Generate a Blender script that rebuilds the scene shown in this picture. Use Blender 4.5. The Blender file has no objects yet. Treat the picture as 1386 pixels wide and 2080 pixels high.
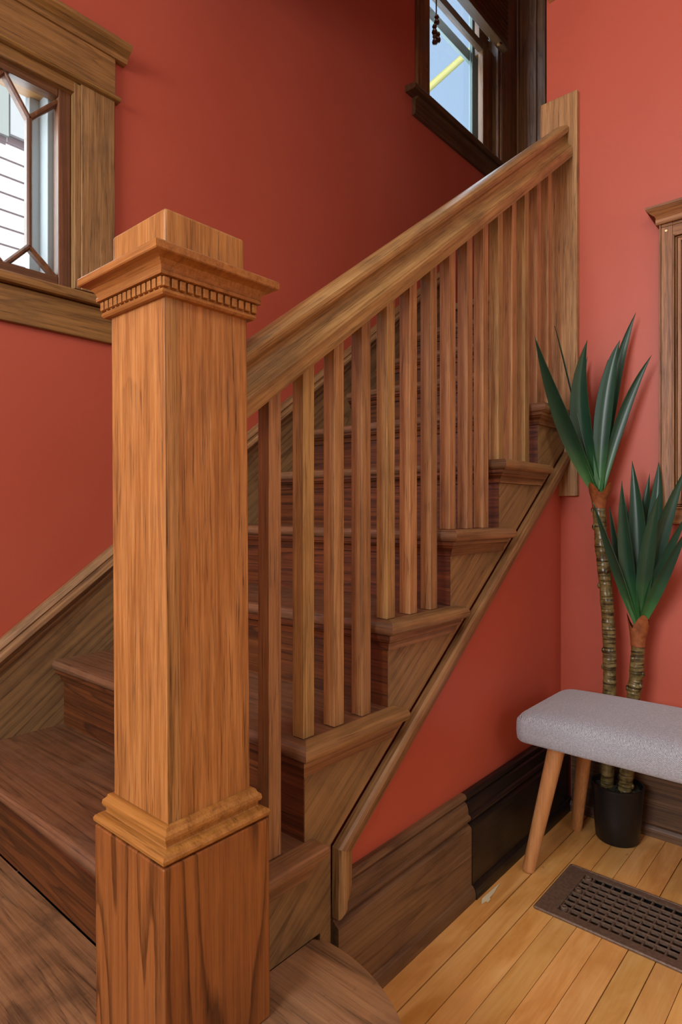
import bpy, bmesh, math, random
from mathutils import Vector, Matrix
random.seed(7)
sc = bpy.context.scene
COL = sc.collection

# ------------------------------------------------------------------ camera
FPX, YAW, CAMH = 1257.43, 0.7211, 0.9958
cam_d = bpy.data.cameras.new('camera')
cam = bpy.data.objects.new('camera', cam_d); COL.objects.link(cam)
cam_d.sensor_fit = 'HORIZONTAL'; cam_d.sensor_width = 24.0
cam_d.lens = 24.0 * FPX / 1386.0
cam_d.shift_y = -1.5 / 1386.0
cam_d.clip_start = 0.02
cam.location = (0, 0, CAMH)
cam.rotation_euler = (math.pi / 2, 0, -(math.pi / 2 - YAW))
sc.camera = cam

# ------------------------------------------------------------------ light, world, exposure
sc.view_settings.view_transform = 'Standard'
sc.view_settings.look = 'None'
sc.view_settings.exposure = 0.0
sc.view_settings.gamma = 1.0
sc.view_settings.use_curve_mapping = False
sc.cycles.use_denoising = True
sc.cycles.max_bounces = 10
sc.cycles.sample_clamp_indirect = 6.0

w = bpy.data.worlds.new('world'); sc.world = w; w.use_nodes = True
bg = w.node_tree.nodes['Background']
bg.inputs[0].default_value = (0.50, 0.68, 0.96, 1); bg.inputs[1].default_value = 1.12

def lamp(name, kind, loc, rot, energy, color, **k):
    d = bpy.data.lights.new(name, kind); d.energy = energy; d.color = color
    for a, v in k.items(): setattr(d, a, v)
    o = bpy.data.objects.new(name, d); COL.objects.link(o)
    o.location = loc; o.rotation_euler = rot
    return o
R = math.radians
# outdoor sun, over the roof onto the neighbour's siding
lamp('sun', 'SUN', (0, -4, 9), (R(40), 0, R(12)), 5.0, (1, .97, .92), angle=R(1))
# daylight from the unseen hall window behind the stair foot; added front fill
lamp('hall_window_daylight', 'AREA', (-2.56, .55, 2.02), (0, R(-90), 0), 108, (.97, .97, 1), shape='RECTANGLE', size=1.2, size_y=1.5)
lamp('front_fill', 'AREA', (.1, -2.56, 1.75), (R(90), 0, 0), 16, (1, .96, .90), shape='RECTANGLE', size=1.9, size_y=1.5)
lamp('side_window_daylight', 'AREA', (.667, 1.98, 1.95), (R(-90), 0, 0), 3.0, (.93, .97, 1), shape='RECTANGLE', size=.26, size_y=.5)
lamp('stair_window_daylight', 'AREA', (3.14, 2.02, 3.75), (R(-90), 0, 0), 14, (.72, .85, 1), shape='RECTANGLE', size=.7, size_y=1.1)

# ceiling lamp of the hall and an added, unseen fill brightening the upper window trim
lamp('hall_ceiling_lamp', 'AREA', (.1, -.5, 2.86), (0, 0, 0), 13, (1, .93, .82), shape='DISK', size=.7)
lamp('upper_hall_fill', 'AREA', (2.3, 1.35, 5.1), (0, 0, 0), 3.5, (1, .92, .82), shape='DISK', size=.5)
# ------------------------------------------------------------------ material helpers
def lin(h):
    h = h.lstrip('#'); c = [int(h[i:i + 2], 16) / 255 for i in (0, 2, 4)]
    return tuple(((v / 12.92) if v <= .04045 else ((v + .055) / 1.055) ** 2.4) for v in c) + (1,)

class NT:
    def __init__(s, name):
        s.m = bpy.data.materials.new(name); s.m.use_nodes = True
        s.t = s.m.node_tree; s.t.nodes.clear()
        s.out = s.n('ShaderNodeOutputMaterial')
    def n(s, typ, **k):
        x = s.t.nodes.new(typ)
        for a, v in k.items(): setattr(x, a, v)
        return x
    def set(s, sock, v):
        if hasattr(v, 'is_output') or isinstance(v, bpy.types.NodeSocket): s.t.links.new(v, sock)
        else: sock.default_value = v
    def math(s, op, a, b=None, c=None, clamp=False):
        x = s.n('ShaderNodeMath', operation=op); x.use_clamp = clamp
        s.set(x.inputs[0], a)
        if b is not None: s.set(x.inputs[1], b)
        if c is not None: s.set(x.inputs[2], c)
        return x.outputs[0]
    def vmath(s, op, a, b=None):
        x = s.n('ShaderNodeVectorMath', operation=op); s.set(x.inputs[0], a)
        if b is not None: s.set(x.inputs[1], b)
        return x.outputs[0]
    def comb(s, x, y, z):
        c = s.n('ShaderNodeCombineXYZ')
        for i, v in enumerate((x, y, z)): s.set(c.inputs[i], v)
        return c.outputs[0]
    def noise(s, vec, scale=1, detail=2, rough=.5, dist=0, dim='3D'):
        x = s.n('ShaderNodeTexNoise'); x.noise_dimensions = dim
        s.set(x.inputs['Vector'], vec); x.inputs['Scale'].default_value = scale
        x.inputs['Detail'].default_value = detail; x.inputs['Roughness'].default_value = rough
        x.inputs['Distortion'].default_value = dist
        return x.outputs['Fac']
    def ramp(s, fac, stops, interp='LINEAR'):
        x = s.n('ShaderNodeValToRGB'); x.color_ramp.interpolation = interp
        e = x.color_ramp.elements
        while len(e) < len(stops): e.new(.5)
        for i, (p, c) in enumerate(stops):
            e[i].position = p
            e[i].color = c if len(c) == 4 else (*c, 1)
        s.set(x.inputs[0], fac); return x.outputs[0]
    def grey(s, fac, p0, p1, v0=0., v1=1.):
        x = s.n('ShaderNodeMapRange'); x.clamp = True
        s.set(x.inputs[0], fac)
        for i, v in enumerate((p0, p1, v0, v1)): x.inputs[i + 1].default_value = v
        return x.outputs[0]
    def mix(s, fac, a, b, mode='MIX'):
        x = s.n('ShaderNodeMix', data_type='RGBA', blend_type=mode)
        s.set(x.inputs[0], fac); s.set(x.inputs[6], a); s.set(x.inputs[7], b)
        return x.outputs[2]
    def bsdf(s, col, rough=.5, bump=None, bstr=.2, bdist=.002, **k):
        p = s.n('ShaderNodeBsdfPrincipled')
        s.set(p.inputs['Base Color'], col); s.set(p.inputs['Roughness'], rough)
        for a, v in k.items(): s.set(p.inputs[a], v)
        if bump is not None:
            b = s.n('ShaderNodeBump'); b.inputs['Strength'].default_value = bstr
            b.inputs['Distance'].default_value = bdist
            s.set(b.inputs['Height'], bump); s.t.links.new(b.outputs[0], p.inputs['Normal'])
        s.t.links.new(p.outputs[0], s.out.inputs[0]); return p

SLOPE = math.atan(.19 / .2577)
def wood(name, axis, light, mid, dark, pore=.55, ring=.35, rough=.42, dirt=.25, var=.18, ringscale=10., worn=0., porecol=None, spec=.5, con=1., glen=1.):
    s = NT(name)
    tc = s.n('ShaderNodeTexCoord'); oi = s.n('ShaderNodeObjectInfo')
    off = s.math('MULTIPLY', oi.outputs['Random'], 37.0)
    sp = s.n('ShaderNodeSeparateXYZ'); s.t.links.new(tc.outputs['Object'], sp.inputs[0])
    x, y, z = sp.outputs
    if axis == 'Y': g, a, b = y, x, z
    elif axis == 'Z': g, a, b = z, x, y
    elif axis == 'S':
        cs, sn = math.cos(SLOPE), math.sin(SLOPE)
        g = s.math('ADD', s.math('MULTIPLY', x, cs), s.math('MULTIPLY', z, sn))
        a = s.math('SUBTRACT', s.math('MULTIPLY', z, cs), s.math('MULTIPLY', x, sn)); b = y
    else: g, a, b = x, y, z
    g = s.math('ADD', g, off)
    def vec(kg, ka):
        return s.comb(s.math('MULTIPLY', g, kg), s.math('MULTIPLY', a, ka), s.math('MULTIPLY', b, ka))
    n_big = s.noise(vec(.75, ringscale), 1, 1.6, .45, .25)
    fine = s.noise(vec(7 * glen, 90), 1, 3, .6)
    rings = s.math('FRACT', s.math('ADD', s.math('MULTIPLY', n_big, 11.0), s.math('MULTIPLY', fine, .22)))
    line = s.math('MULTIPLY', s.grey(rings, .58, .92), s.grey(rings, 1.0, .93))
    streak = s.noise(vec(1.1 * glen, 75), 1, 3, .6)
    fib = s.noise(vec(2.5 * glen, 260), 1, 3, .65)
    pores = s.noise(vec(13, 620), 1, 2, .55)
    pores = s.grey(pores, .53, .66)
    pores = s.math('MULTIPLY', pores, s.math('ADD', .45, s.math('MULTIPLY', line, .8)), clamp=True)
    blot = s.noise(s.vmath('ADD', tc.outputs['Object'], s.comb(off, off, off)), 5.5, 5, .62)
    tone = s.math('ADD', s.math('MULTIPLY', fib, .45), s.math('MULTIPLY', streak, .55))
    col = s.ramp(tone, [(max(0, .48 - .18 / con), lin(dark)), (.48, lin(mid)), (min(1, .48 + .18 / con), lin(light))])
    col = s.mix(s.math('MULTIPLY', s.math('MULTIPLY', line, ring), s.math('ADD', .35, s.math('MULTIPLY', fine, 1.1)), clamp=True), col, lin(dark))
    col = s.mix(s.math('MULTIPLY', pores, pore), col, lin(porecol or '#2a1808'))
    col = s.mix(s.grey(blot, .48, .76, 0, dirt), col, lin('#2a1a0e'))
    if worn:
        wn = s.noise(s.vmath('ADD', tc.outputs['Object'], s.comb(off, 3.0, off)), 3.2, 5, .65)
        col = s.mix(s.grey(wn, .5, .75, 0, worn), col, lin('#b59a80'))
        sp2 = s.noise(tc.outputs['Object'], 60, 2, .5)
        col = s.mix(s.grey(sp2, .66, .74, 0, worn), col, lin('#20140c'))
    hv = s.n('ShaderNodeHueSaturation')
    s.set(hv.inputs['Hue'], s.math('ADD', .5, s.math('MULTIPLY', s.math('SUBTRACT', s.math('FRACT', s.math('MULTIPLY', oi.outputs['Random'], 7.3)), .5), min(.026, var * .085))))
    s.set(hv.inputs['Value'], s.math('ADD', 1 - var * .5, s.math('MULTIPLY', oi.outputs['Random'], var)))
    s.set(hv.inputs['Color'], col)
    rg = s.math('ADD', rough, s.math('MULTIPLY', s.math('SUBTRACT', blot, .5), .35))
    h = s.math('SUBTRACT', s.math('MULTIPLY', fib, .3), pores)
    s.bsdf(hv.outputs[0], rg, h, .22, .0012, **{'Specular IOR Level': spec})
    return s.m

def plain(name, col, rough=.5, metallic=0., bump=0, bscale=200, var=None, **k):
    s = NT(name)
    tc = s.n('ShaderNodeTexCoord')
    n = s.noise(tc.outputs['Object'], bscale, 3, .6)
    c = lin(col)
    if var: c = s.mix(s.grey(n, .35, .7), lin(col), lin(var))
    s.bsdf(c, rough, n if bump else None, bump, .002, Metallic=metallic, **k)
    return s.m

def paint(name, col, col2, rough=.48):
    s = NT(name); tc = s.n('ShaderNodeTexCoord')
    n1 = s.noise(tc.outputs['Object'], 1.7, 3, .55); n2 = s.noise(tc.outputs['Object'], 240, 2, .5); n3 = s.noise(tc.outputs['Object'], 28, 3, .6)
    c = s.mix(s.grey(n1, .35, .7), lin(col), lin(col2))
    h = s.math('ADD', s.math('MULTIPLY', n2, .35), n3)
    s.bsdf(c, rough, h, .10, .002, **{'Specular IOR Level': .55})
    return s.m

M = {}
OAK = ('#c99355', '#ad7437', '#6b4019')
M['newel'] = wood('golden_oak_upright', 'Z', '#c88f51', '#a66e37', '#6c4119', glen=4, con=0.75, pore=0.65, ring=0.12, dirt=.22, var=.06, rough=.38)
M['newel_edge'] = wood('coarse_edge_grain_oak', 'Z', '#c08c54', '#9d6e39', '#4c2e12', glen=1.5, con=1.2, pore=.95, ring=.2, dirt=.15, var=.0, rough=.4)
M['newel_b'] = wood('golden_oak_pedestal', 'Z', '#ac6f38', '#905527', '#522c10', glen=2, con=0.5, pore=0.6, ring=0.95, dirt=.2, var=.0, rough=.36, ringscale=7.5)
M['mould_y'] = wood('golden_oak_cap_moulding', 'Y', '#ba8145', '#9d672f', '#623916', glen=2.5, con=0.7, pore=.4, ring=0.12, dirt=.35, var=.1, rough=.36)
M['rail'] = wood('golden_oak_rail', 'X', '#c19a62', '#977040', '#5a3f21', glen=2.5, con=0.7, pore=0.65, ring=0.12, dirt=.5, var=.0, rough=.34)
M['bal'] = wood('golden_oak_baluster', 'Z', '#c39762', '#a27747', '#684628', glen=2.5, con=0.75, pore=0.65, ring=0.12, dirt=.3, var=.30, rough=.45)
M['tread'] = wood('worn_dark_oak_tread', 'Y', '#946747', '#744d32', '#3f2716', glen=1.5, con=0.6, pore=0.7, ring=0.45, dirt=.5, var=.1, rough=.42, worn=.12)
M['nosing'] = wood('worn_oak_return_nosing', 'X', '#b0855a', '#8b643c', '#4c341c', glen=2, con=0.7, pore=.5, ring=0.12, dirt=.5, var=.15, rough=.42, worn=.1)
M['scotia'] = wood('dark_oak_scotia', 'X', '#a3784c', '#7f5733', '#46301a', pore=.5, ring=0.12, dirt=.5, var=.1, rough=.45)
M['riser'] = wood('red_brown_oak_riser', 'Y', '#7d4521', '#5a2d13', '#2b140a', con=0.8, pore=.6, ring=0.75, dirt=.4, var=.12, rough=.38, ringscale=13)
M['step1'] = wood('worn_oak_starting_step', 'Y', '#b0845a', '#8e6441', '#4e361f', glen=1.5, con=0.6, pore=.6, ring=.5, dirt=.75, var=.0, rough=.5, worn=.22, ringscale=8)
M['string'] = wood('brown_oak_stringer', 'S', '#ad8656', '#8b693f', '#4f381f', con=0.5, pore=0.65, ring=0.4, dirt=.55, var=.0, rough=.48, worn=.08, ringscale=8)
M['skirt'] = wood('brown_oak_skirt', 'S', '#ab8550', '#876540', '#4b341c', glen=1.5, con=0.5, pore=0.65, ring=0.55, dirt=.5, var=.0, rough=.45, ringscale=9)
M['slope_mould'] = wood('oak_sloping_moulding', 'X', '#ae8858', '#8a633c', '#4d331a', glen=2.5, con=0.7, pore=.5, ring=0.12, dirt=.45, var=.05, rough=.42)
M['base_brown'] = wood('brown_oak_baseboard', 'X', '#926c48', '#6f5135', '#40291a', con=0.55, pore=.5, ring=0.5, dirt=.4, var=.0, rough=.42, ringscale=7)
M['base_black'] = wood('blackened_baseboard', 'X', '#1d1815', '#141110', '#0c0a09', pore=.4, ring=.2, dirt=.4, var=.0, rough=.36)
M['base_right'] = wood('dark_striped_oak_baseboard', 'Y', '#7a583a', '#563b25', '#281810', pore=.85, ring=.3, dirt=.3, var=.0, rough=.5)
M['trim_z'] = wood('window_oak_upright', 'Z', '#b68d5b', '#936b40', '#55391d', glen=2.5, con=0.8, pore=0.85, ring=0.12, dirt=.3, var=.08, rough=.45)
M['trim_x'] = wood('window_oak_level', 'X', '#b2814c', '#8e6533', '#4d3219', glen=2.5, con=0.65, pore=.6, ring=0.3, dirt=.3, var=.08, rough=.42)
M['sash_z'] = wood('window_sash_oak_upright', 'Z', '#815434', '#633c22', '#38200f', pore=.4, ring=0.12, dirt=.4, var=.05, rough=.38)
M['sash_x'] = wood('window_sash_oak_level', 'X', '#7d5231', '#5f3a20', '#361f0f', pore=.4, ring=0.12, dirt=.4, var=.05, rough=.38)
M['dark_z'] = wood('shaded_brown_oak_upright', 'Z', '#96693f', '#744f2e', '#3c2713', pore=.5, ring=.5, dirt=.4, var=.05, rough=.34)  # window oak with the stairwell shade put into its colour
M['dark_x'] = wood('shaded_brown_oak_level', 'X', '#6d4b2f', '#513620', '#2a1a0e', pore=.4, ring=.3, dirt=.4, var=.05, rough=.34)  # same shade in the colour for level trim; also the brown blind
M['board'] = wood('light_oak_board', 'Z', '#c69c68', '#a5794b', '#664528', glen=3, con=0.8, pore=0.9, ring=0.12, dirt=.15, var=.0, rough=.5)
M['frame_z'] = wood('aged_oak_frame_upright', 'Z', '#b17f52', '#8d5d37', '#50301a', glen=3, pore=.75, ring=0.12, dirt=.2, var=.06, rough=.5)
M['frame_y'] = wood('aged_oak_frame_level', 'Y', '#b17b4a', '#8d5a30', '#50301a', glen=3, pore=.6, ring=0.12, dirt=.2, var=.06, rough=.5)
M['beech'] = wood('pale_beech_leg', 'Z', '#d29a66', '#c1844f', '#a56a38', pore=.12, ring=0.12, dirt=.06, var=.05, rough=.45)
M['red'] = paint('terracotta_red_wall_paint', '#b8543d', '#b14d36')
M['cream'] = paint('warm_white_wall_paint', '#a89c8c', '#a09484')
M['ceil'] = paint('white_ceiling_paint', '#e4dfd6', '#ddd8cf')
M['black'] = plain('matt_black_plastic', '#101112', .42)
M['soil'] = plain('dark_moss_soil', '#15170c', .9, bump=.8, bscale=70, var='#33381c')
M['sheath'] = plain('papery_orange_brown_sheath', '#9a5527', .6, bump=.3, bscale=60, var='#6f3714')
M['iron'] = plain('rusty_brown_cast_iron', '#655041', .5, metallic=.3, bump=.3, bscale=120, var='#7d6553')
M['iron_d'] = plain('dark_rusty_iron_louvre', '#3d2a1f', .6, metallic=.1, bump=.3, bscale=80, var='#553d2e')
M['duct'] = plain('black_duct', '#060505', .9)
M['brass'] = plain('pale_brass_screw', '#d9c193', .35, metallic=.8)
M['alu'] = plain('pale_green_grey_storm_frame', '#75857f', .4)
M['jamb'] = plain('pale_grey_window_track', '#aab4b8', .5)
M['siding'] = plain('white_clapboard', '#f2f4f2', .6)
M['siding_trim'] = plain('pale_grey_house_trim', '#d5e0e2', .6)
M['shutter'] = plain('grey_green_house_shutter', '#b5c4bf', .6)
M['yellow'] = plain('yellow_guard_plastic', '#d6c96a', .5)
M['flake'] = plain('peeled_cream_paint', '#d8c9a0', .8, bump=.5, bscale=150)
M['subfloor'] = plain('dark_floor_gap', '#0d0805', .9)
M['cord'] = plain('brown_cord', '#2e2018', .8)
M['ground'] = plain('grey_ground', '#7d8078', .9)

def glass_mat():
    s = NT('clear_window_glass')
    tr = s.n('ShaderNodeBsdfTransparent'); tr.inputs[0].default_value = (.94, .97, .97, 1)
    gl = s.n('ShaderNodeBsdfGlossy'); gl.inputs['Roughness'].default_value = .02
    lw = s.n('ShaderNodeLayerWeight'); lw.inputs['Blend'].default_value = .5
    fac = s.math('ADD', .05, s.math('MULTIPLY', s.math('POWER', lw.outputs['Facing'], 5.0), .9))
    mx = s.n('ShaderNodeMixShader'); s.t.links.new(fac, mx.inputs[0])
    s.t.links.new(tr.outputs[0], mx.inputs[1]); s.t.links.new(gl.outputs[0], mx.inputs[2])
    s.t.links.new(mx.outputs[0], s.out.inputs[0]); return s.m
M['glass'] = glass_mat()

def floor_mat():
    s = NT('maple_strip_floor'); tc = s.n('ShaderNodeTexCoord')
    at = s.n('ShaderNodeAttribute', attribute_name='plank'); r = at.outputs['Fac']
    sp = s.n('ShaderNodeSeparateXYZ'); s.t.links.new(tc.outputs['Object'], sp.inputs[0])
    g = s.math('ADD', sp.outputs[0], s.math('MULTIPLY', r, 41.0)); a = s.math('ADD', sp.outputs[1], s.math('MULTIPLY', r, 13.0))
    v = lambda kg, ka: s.comb(s.math('MULTIPLY', g, kg), s.math('MULTIPLY', a, ka), s.math('MULTIPLY', r, 9.))
    fib = s.noise(v(4, 160), 1, 3, .6); fig = s.noise(v(3.2, 15), 1, 4, .6, .8); blot = s.noise(v(5, 9), 1, 3, .6)
    col = s.ramp(fig, [(.25, lin('#c08338')), (.5, lin('#dba55c')), (.75, lin('#e6b873'))])
    col = s.mix(s.grey(fib, .4, .75, 0, .25), col, lin('#b0763a'))
    col = s.mix(s.grey(blot, .56, .8, 0, .45), col, lin('#b0702c'))
    kn = s.noise(v(26, 40), 1, 2, .5); col = s.mix(s.grey(kn, .74, .80, 0, .7), col, lin('#4a260d'))
    hv = s.n('ShaderNodeHueSaturation'); s.set(hv.inputs['Color'], col)
    s.set(hv.inputs['Value'], s.math('ADD', .88, s.math('MULTIPLY', r, .24)))
    s.set(hv.inputs['Hue'], s.math('ADD', .494, s.math('MULTIPLY', s.math('FRACT', s.math('MULTIPLY', r, 5.7)), .010)))
    s.bsdf(hv.outputs[0], s.math('ADD', .25, s.math('MULTIPLY', blot, .25)), fib, .06, .001)
    return s.m
M['floor'] = floor_mat()

def fabric_mat():
    s = NT('grey_herringbone_fabric'); tc = s.n('ShaderNodeTexCoord')
    sp = s.n('ShaderNodeSeparateXYZ'); s.t.links.new(tc.outputs['Object'], sp.inputs[0])
    x, y, z = sp.outputs
    along = s.math('SUBTRACT', x, z)
    zig = s.math('PINGPONG', y, .0115)
    st = s.math('SINE', s.math('MULTIPLY', s.math('ADD', along, s.math('MULTIPLY', zig, 1.5)), 2 * math.pi / .0042))
    n = s.noise(tc.outputs['Object'], 700, 2, .5); n2 = s.noise(tc.outputs['Object'], 220, 3, .6)
    f = s.math('ADD', s.math('MULTIPLY', st, .30), s.math('MULTIPLY', s.math('ADD', n, n2), .55))
    col = s.ramp(f, [(.25, lin('#6c6c73')), (.55, lin('#96979e')), (.9, lin('#cacbd0'))])
    s.bsdf(col, .95, f, .35, .001, **{'Sheen Weight': .25})
    return s.m
M['fabric'] = fabric_mat()

def leaf_mat():
    s = NT('dark_green_yucca_leaf'); tc = s.n('ShaderNodeTexCoord')
    sp = s.n('ShaderNodeSeparateXYZ'); s.t.links.new(tc.outputs['Object'], sp.inputs[0])
    n = s.noise(tc.outputs['Object'], 22, 3, .5)
    base = s.grey(sp.outputs[2], .02, .16)
    col = s.mix(base, lin('#3a6e36'), lin('#22422f'))
    col = s.mix(s.grey(n, .4, .75, 0, .35), col, lin('#163021'))
    s.bsdf(col, .36, n, .08, .001)
    return s.m
M['leaf'] = leaf_mat()

def trunk_mat():
    s = NT('glossy_olive_ringed_trunk'); tc = s.n('ShaderNodeTexCoord')
    n = s.noise(tc.outputs['Object'], 45, 4, .6)
    sp = s.n('ShaderNodeSeparateXYZ'); s.t.links.new(tc.outputs['Object'], sp.inputs[0])
    st = s.noise(s.comb(s.math('MULTIPLY', sp.outputs[0], 12), s.math('MULTIPLY', sp.outputs[1], 12), s.math('MULTIPLY', sp.outputs[2], 150)), 1, 2, .6)
    col = s.ramp(n, [(.25, lin('#33250f')), (.5, lin('#6d5c33')), (.8, lin('#938154'))])
    col = s.mix(s.grey(st, .50, .62, 0, .85), col, lin('#1e140a'))
    s.bsdf(col, .28, n, .4, .003)
    return s.m
M['trunk'] = trunk_mat()

# ------------------------------------------------------------------ geometry helpers
WP = {}                                            # world position of every object made here
def base_of(o): return WP.get(o.name, Vector((0, 0, 0)))

def finish(bm, angle=38):
    bmesh.ops.recalc_face_normals(bm, faces=bm.faces)
    ca = math.radians(angle)
    for f in bm.faces: f.smooth = True
    for e in bm.edges:
        e.smooth = (len(e.link_faces) == 2 and e.calc_face_angle(3.2) < ca)

def obj(name, bm, mat, parent=None, bevel=0., seg=2, angle=22, origin=None, rot=None, mats=None, recalc=True):
    """bm is in world coordinates (or local, when rot is given with origin)."""
    if recalc: finish(bm, angle)
    if rot is None:
        if origin is None:
            xs = [v.co for v in bm.verts]
            origin = Vector(((min(c.x for c in xs) + max(c.x for c in xs)) / 2, (min(c.y for c in xs) + max(c.y for c in xs)) / 2, min(c.z for c in xs)))
        origin = Vector(origin)
        bmesh.ops.translate(bm, verts=bm.verts, vec=-origin)
    else: origin = Vector(origin)
    me = bpy.data.meshes.new(name); bm.to_mesh(me); bm.free()
    for m in (mats or [mat]): me.materials.append(m)
    o = bpy.data.objects.new(name, me); COL.objects.link(o)
    if rot is not None: o.rotation_euler = rot
    if parent is not None:
        o.parent = parent; o.location = origin - base_of(parent)
    else: o.location = origin
    WP[o.name] = origin
    if bevel:
        b = o.modifiers.new('edge', 'BEVEL'); b.width = bevel; b.segments = seg; b.limit_method = 'ANGLE'
        b.angle_limit = R(40); b.harden_normals = True
    return o

def thing(name, label, cat, loc, group=None):
    o = bpy.data.objects.new(name, None); COL.objects.link(o); o.location = loc
    o.empty_display_size = .1
    o['label'] = label; o['category'] = cat
    if group: o['group'] = group
    WP[o.name] = Vector(loc); return o
def tag(o, label, cat, group=None):
    o['label'] = label; o['category'] = cat
    if group: o['group'] = group
    return o
def struct(o): o['kind'] = 'structure'; return o

def box(bm, x0, x1, y0, y1, z0, z1):
    v = [bm.verts.new(p) for p in ((x0, y0, z0), (x1, y0, z0), (x1, y1, z0), (x0, y1, z0), (x0, y0, z1), (x1, y0, z1), (x1, y1, z1), (x0, y1, z1))]
    for q in ((0, 3, 2, 1), (4, 5, 6, 7), (0, 1, 5, 4), (1, 2, 6, 5), (2, 3, 7, 6), (3, 0, 4, 7)):
        bm.faces.new([v[i] for i in q])
    return bm
def B(*a): return box(bmesh.new(), *a)

def prism(poly, axis, a0, a1, bm=None, s0=None, s1=None):
    """extrude a 2-D polygon; axis X: poly (y,z); Y: (x,z); Z: (x,y). s0/s1: functions shifting each end for mitres"""
    bm = bm or bmesh.new()
    def P(u, v, t):
        return {'X': (t, u, v), 'Y': (u, t, v), 'Z': (u, v, t)}[axis]
    A = [bm.verts.new(P(u, v, a0 + (s0(u, v) if s0 else 0))) for u, v in poly]
    Bv = [bm.verts.new(P(u, v, a1 + (s1(u, v) if s1 else 0))) for u, v in poly]
    n = len(poly)
    bm.faces.new(A); bm.faces.new(Bv[::-1])
    for i in range(n): bm.faces.new((A[i], A[(i + 1) % n], Bv[(i + 1) % n], Bv[i]))
    return bm

def square_lathe(cx, cy, half, prof, bm=None):
    bm = bm or bmesh.new(); rows = []
    for o, z in prof:
        h = half + o
        rows.append([bm.verts.new((cx + sx * h, cy + sy * h, z)) for sx, sy in ((-1, -1), (1, -1), (1, 1), (-1, 1))])
    bm.faces.new(rows[0][::-1]); bm.faces.new(rows[-1])
    for a, b in zip(rows, rows[1:]):
        for i in range(4): bm.faces.new((a[i], a[(i + 1) % 4], b[(i + 1) % 4], b[i]))
    return bm

def lathe(prof, cx, cy, n=32, bm=None, cap=True):
    bm = bm or bmesh.new(); rows = []
    for r, z in prof:
        rows.append([bm.verts.new((cx + r * math.cos(2 * math.pi * i / n), cy + r * math.sin(2 * math.pi * i / n), z)) for i in range(n)])
    for a, b in zip(rows, rows[1:]):
        for i in range(n): bm.faces.new((a[i], a[(i + 1) % n], b[(i + 1) % n], b[i]))
    if cap: bm.faces.new(rows[0][::-1]); bm.faces.new(rows[-1])
    return bm

def tube(pts, rads, n=14, bm=None, cap=True):
    bm = bm or bmesh.new(); pts = [Vector(p) for p in pts]; rows = []
    ref = Vector((1, 0, 0))
    for i, p in enumerate(pts):
        d = (pts[min(i + 1, len(pts) - 1)] - pts[max(i - 1, 0)]).normalized()
        u = d.cross(ref)
        if u.length < 1e-3: u = d.cross(Vector((0, 1, 0)))
        u.normalize(); v = d.cross(u); r = rads[i] if hasattr(rads, '__len__') else rads
        rows.append([bm.verts.new(p + r * (u * math.cos(2 * math.pi * k / n) + v * math.sin(2 * math.pi * k / n))) for k in range(n)])
    for a, b in zip(rows, rows[1:]):
        for i in range(n): bm.faces.new((a[i], a[(i + 1) % n], b[(i + 1) % n], b[i]))
    if cap: bm.faces.new(rows[0][::-1]); bm.faces.new(rows[-1])
    return bm

def round_edges(bm, test, width, seg=5):
    es = [e for e in bm.edges if test(e.verts[0].co, e.verts[1].co)]
    bmesh.ops.bevel(bm, geom=es, offset=width, segments=seg, profile=.5, affect='EDGES', clamp_overlap=False)
    return bm

def wall_grid(xs, zs, solid, y0, y1, axis='Y'):
    """a wall slab with rectangular openings: solid(i,j) says whether a cell is filled"""
    bm = bmesh.new()
    for i in range(len(xs) - 1):
        for j in range(len(zs) - 1):
            if solid((xs[i] + xs[i + 1]) / 2, (zs[j] + zs[j + 1]) / 2):
                if axis == 'Y': box(bm, xs[i], xs[i + 1], y0, y1, zs[j], zs[j + 1])
                else: box(bm, y0, y1, xs[i], xs[i + 1], zs[j], zs[j + 1])
    return bm

# ------------------------------------------------------------------ measures
RISE, RUN = .19, .2577
X3 = .8182
def xr(i): return X3 + (i - 3) * RUN              # riser face of step i
def zt(i): return RISE * i                        # tread top of step i
YS, YN, YW = .811, .772, 1.79                     # stringer face, outer nosing, wall-side skirt face
YP = .832                                         # painted wall under the stair
XW = 2.085                                        # right wall
WL = 1.805                                        # left wall face
ZC = 2.92

# ------------------------------------------------------------------ room shell
W1 = (.475, .862, 1.64, 2.27)                     # opening of the small leaded window x0,x1,z0,z1
W2 = (2.725, 3.56, 3.12, 4.62)                    # opening of the stair window
bm = wall_grid([-2.6, W1[0], W1[1], W2[0], W2[1], 3.95], [0, W1[2], W1[3], W2[2], W2[3], 5.2],
               lambda x, z: not (W1[0] < x < W1[1] and W1[2] < z < W1[3]) and not (W2[0] < x < W2[1] and W2[2] < z < W2[3]), WL, WL + .17)
struct(obj('wall_left', bm, M['red']))
struct(obj('wall_right', B(XW, XW + .115, -2.6, .882, 0, 5.2), M['red']))
struct(obj('wall_stair_side', B(XW + .115, 3.78, .79, .882, 0, 5.2), M['red']))
ZD = lambda x: .546 + .737 * (x - 1.182)          # lower edge of the stringer
struct(obj('wall_understair', prism([(.925, 0), (XW, 0), (XW, ZD(XW) - .03), (.925, ZD(.925) - .03)], 'Y', YP, YP + .06), M['red']))
struct(obj('wall_landing', wall_grid([.882, .96, 1.602, 1.805], [1.8, 2.09, 4.3, 5.2], lambda y, z: not (.96 < y < 1.602 and 2.09 < z < 4.3), 3.78, 3.9, 'X'), M['red']))
struct(obj('wall_back', wall_grid([-2.6, -.25, 1.35, 1.805], [0, .98, 2.52, ZC], lambda y, z: not (-.25 < y < 1.35 and .98 < z < 2.52), -2.75, -2.6, 'X'), M['cream']))
struct(obj('wall_front', wall_grid([-2.75, -.9, 1.1, 2.2], [0, .98, 2.52, ZC], lambda x, z: not (-.9 < x < 1.1 and .98 < z < 2.52), -2.75, -2.6), M['cream']))
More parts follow.
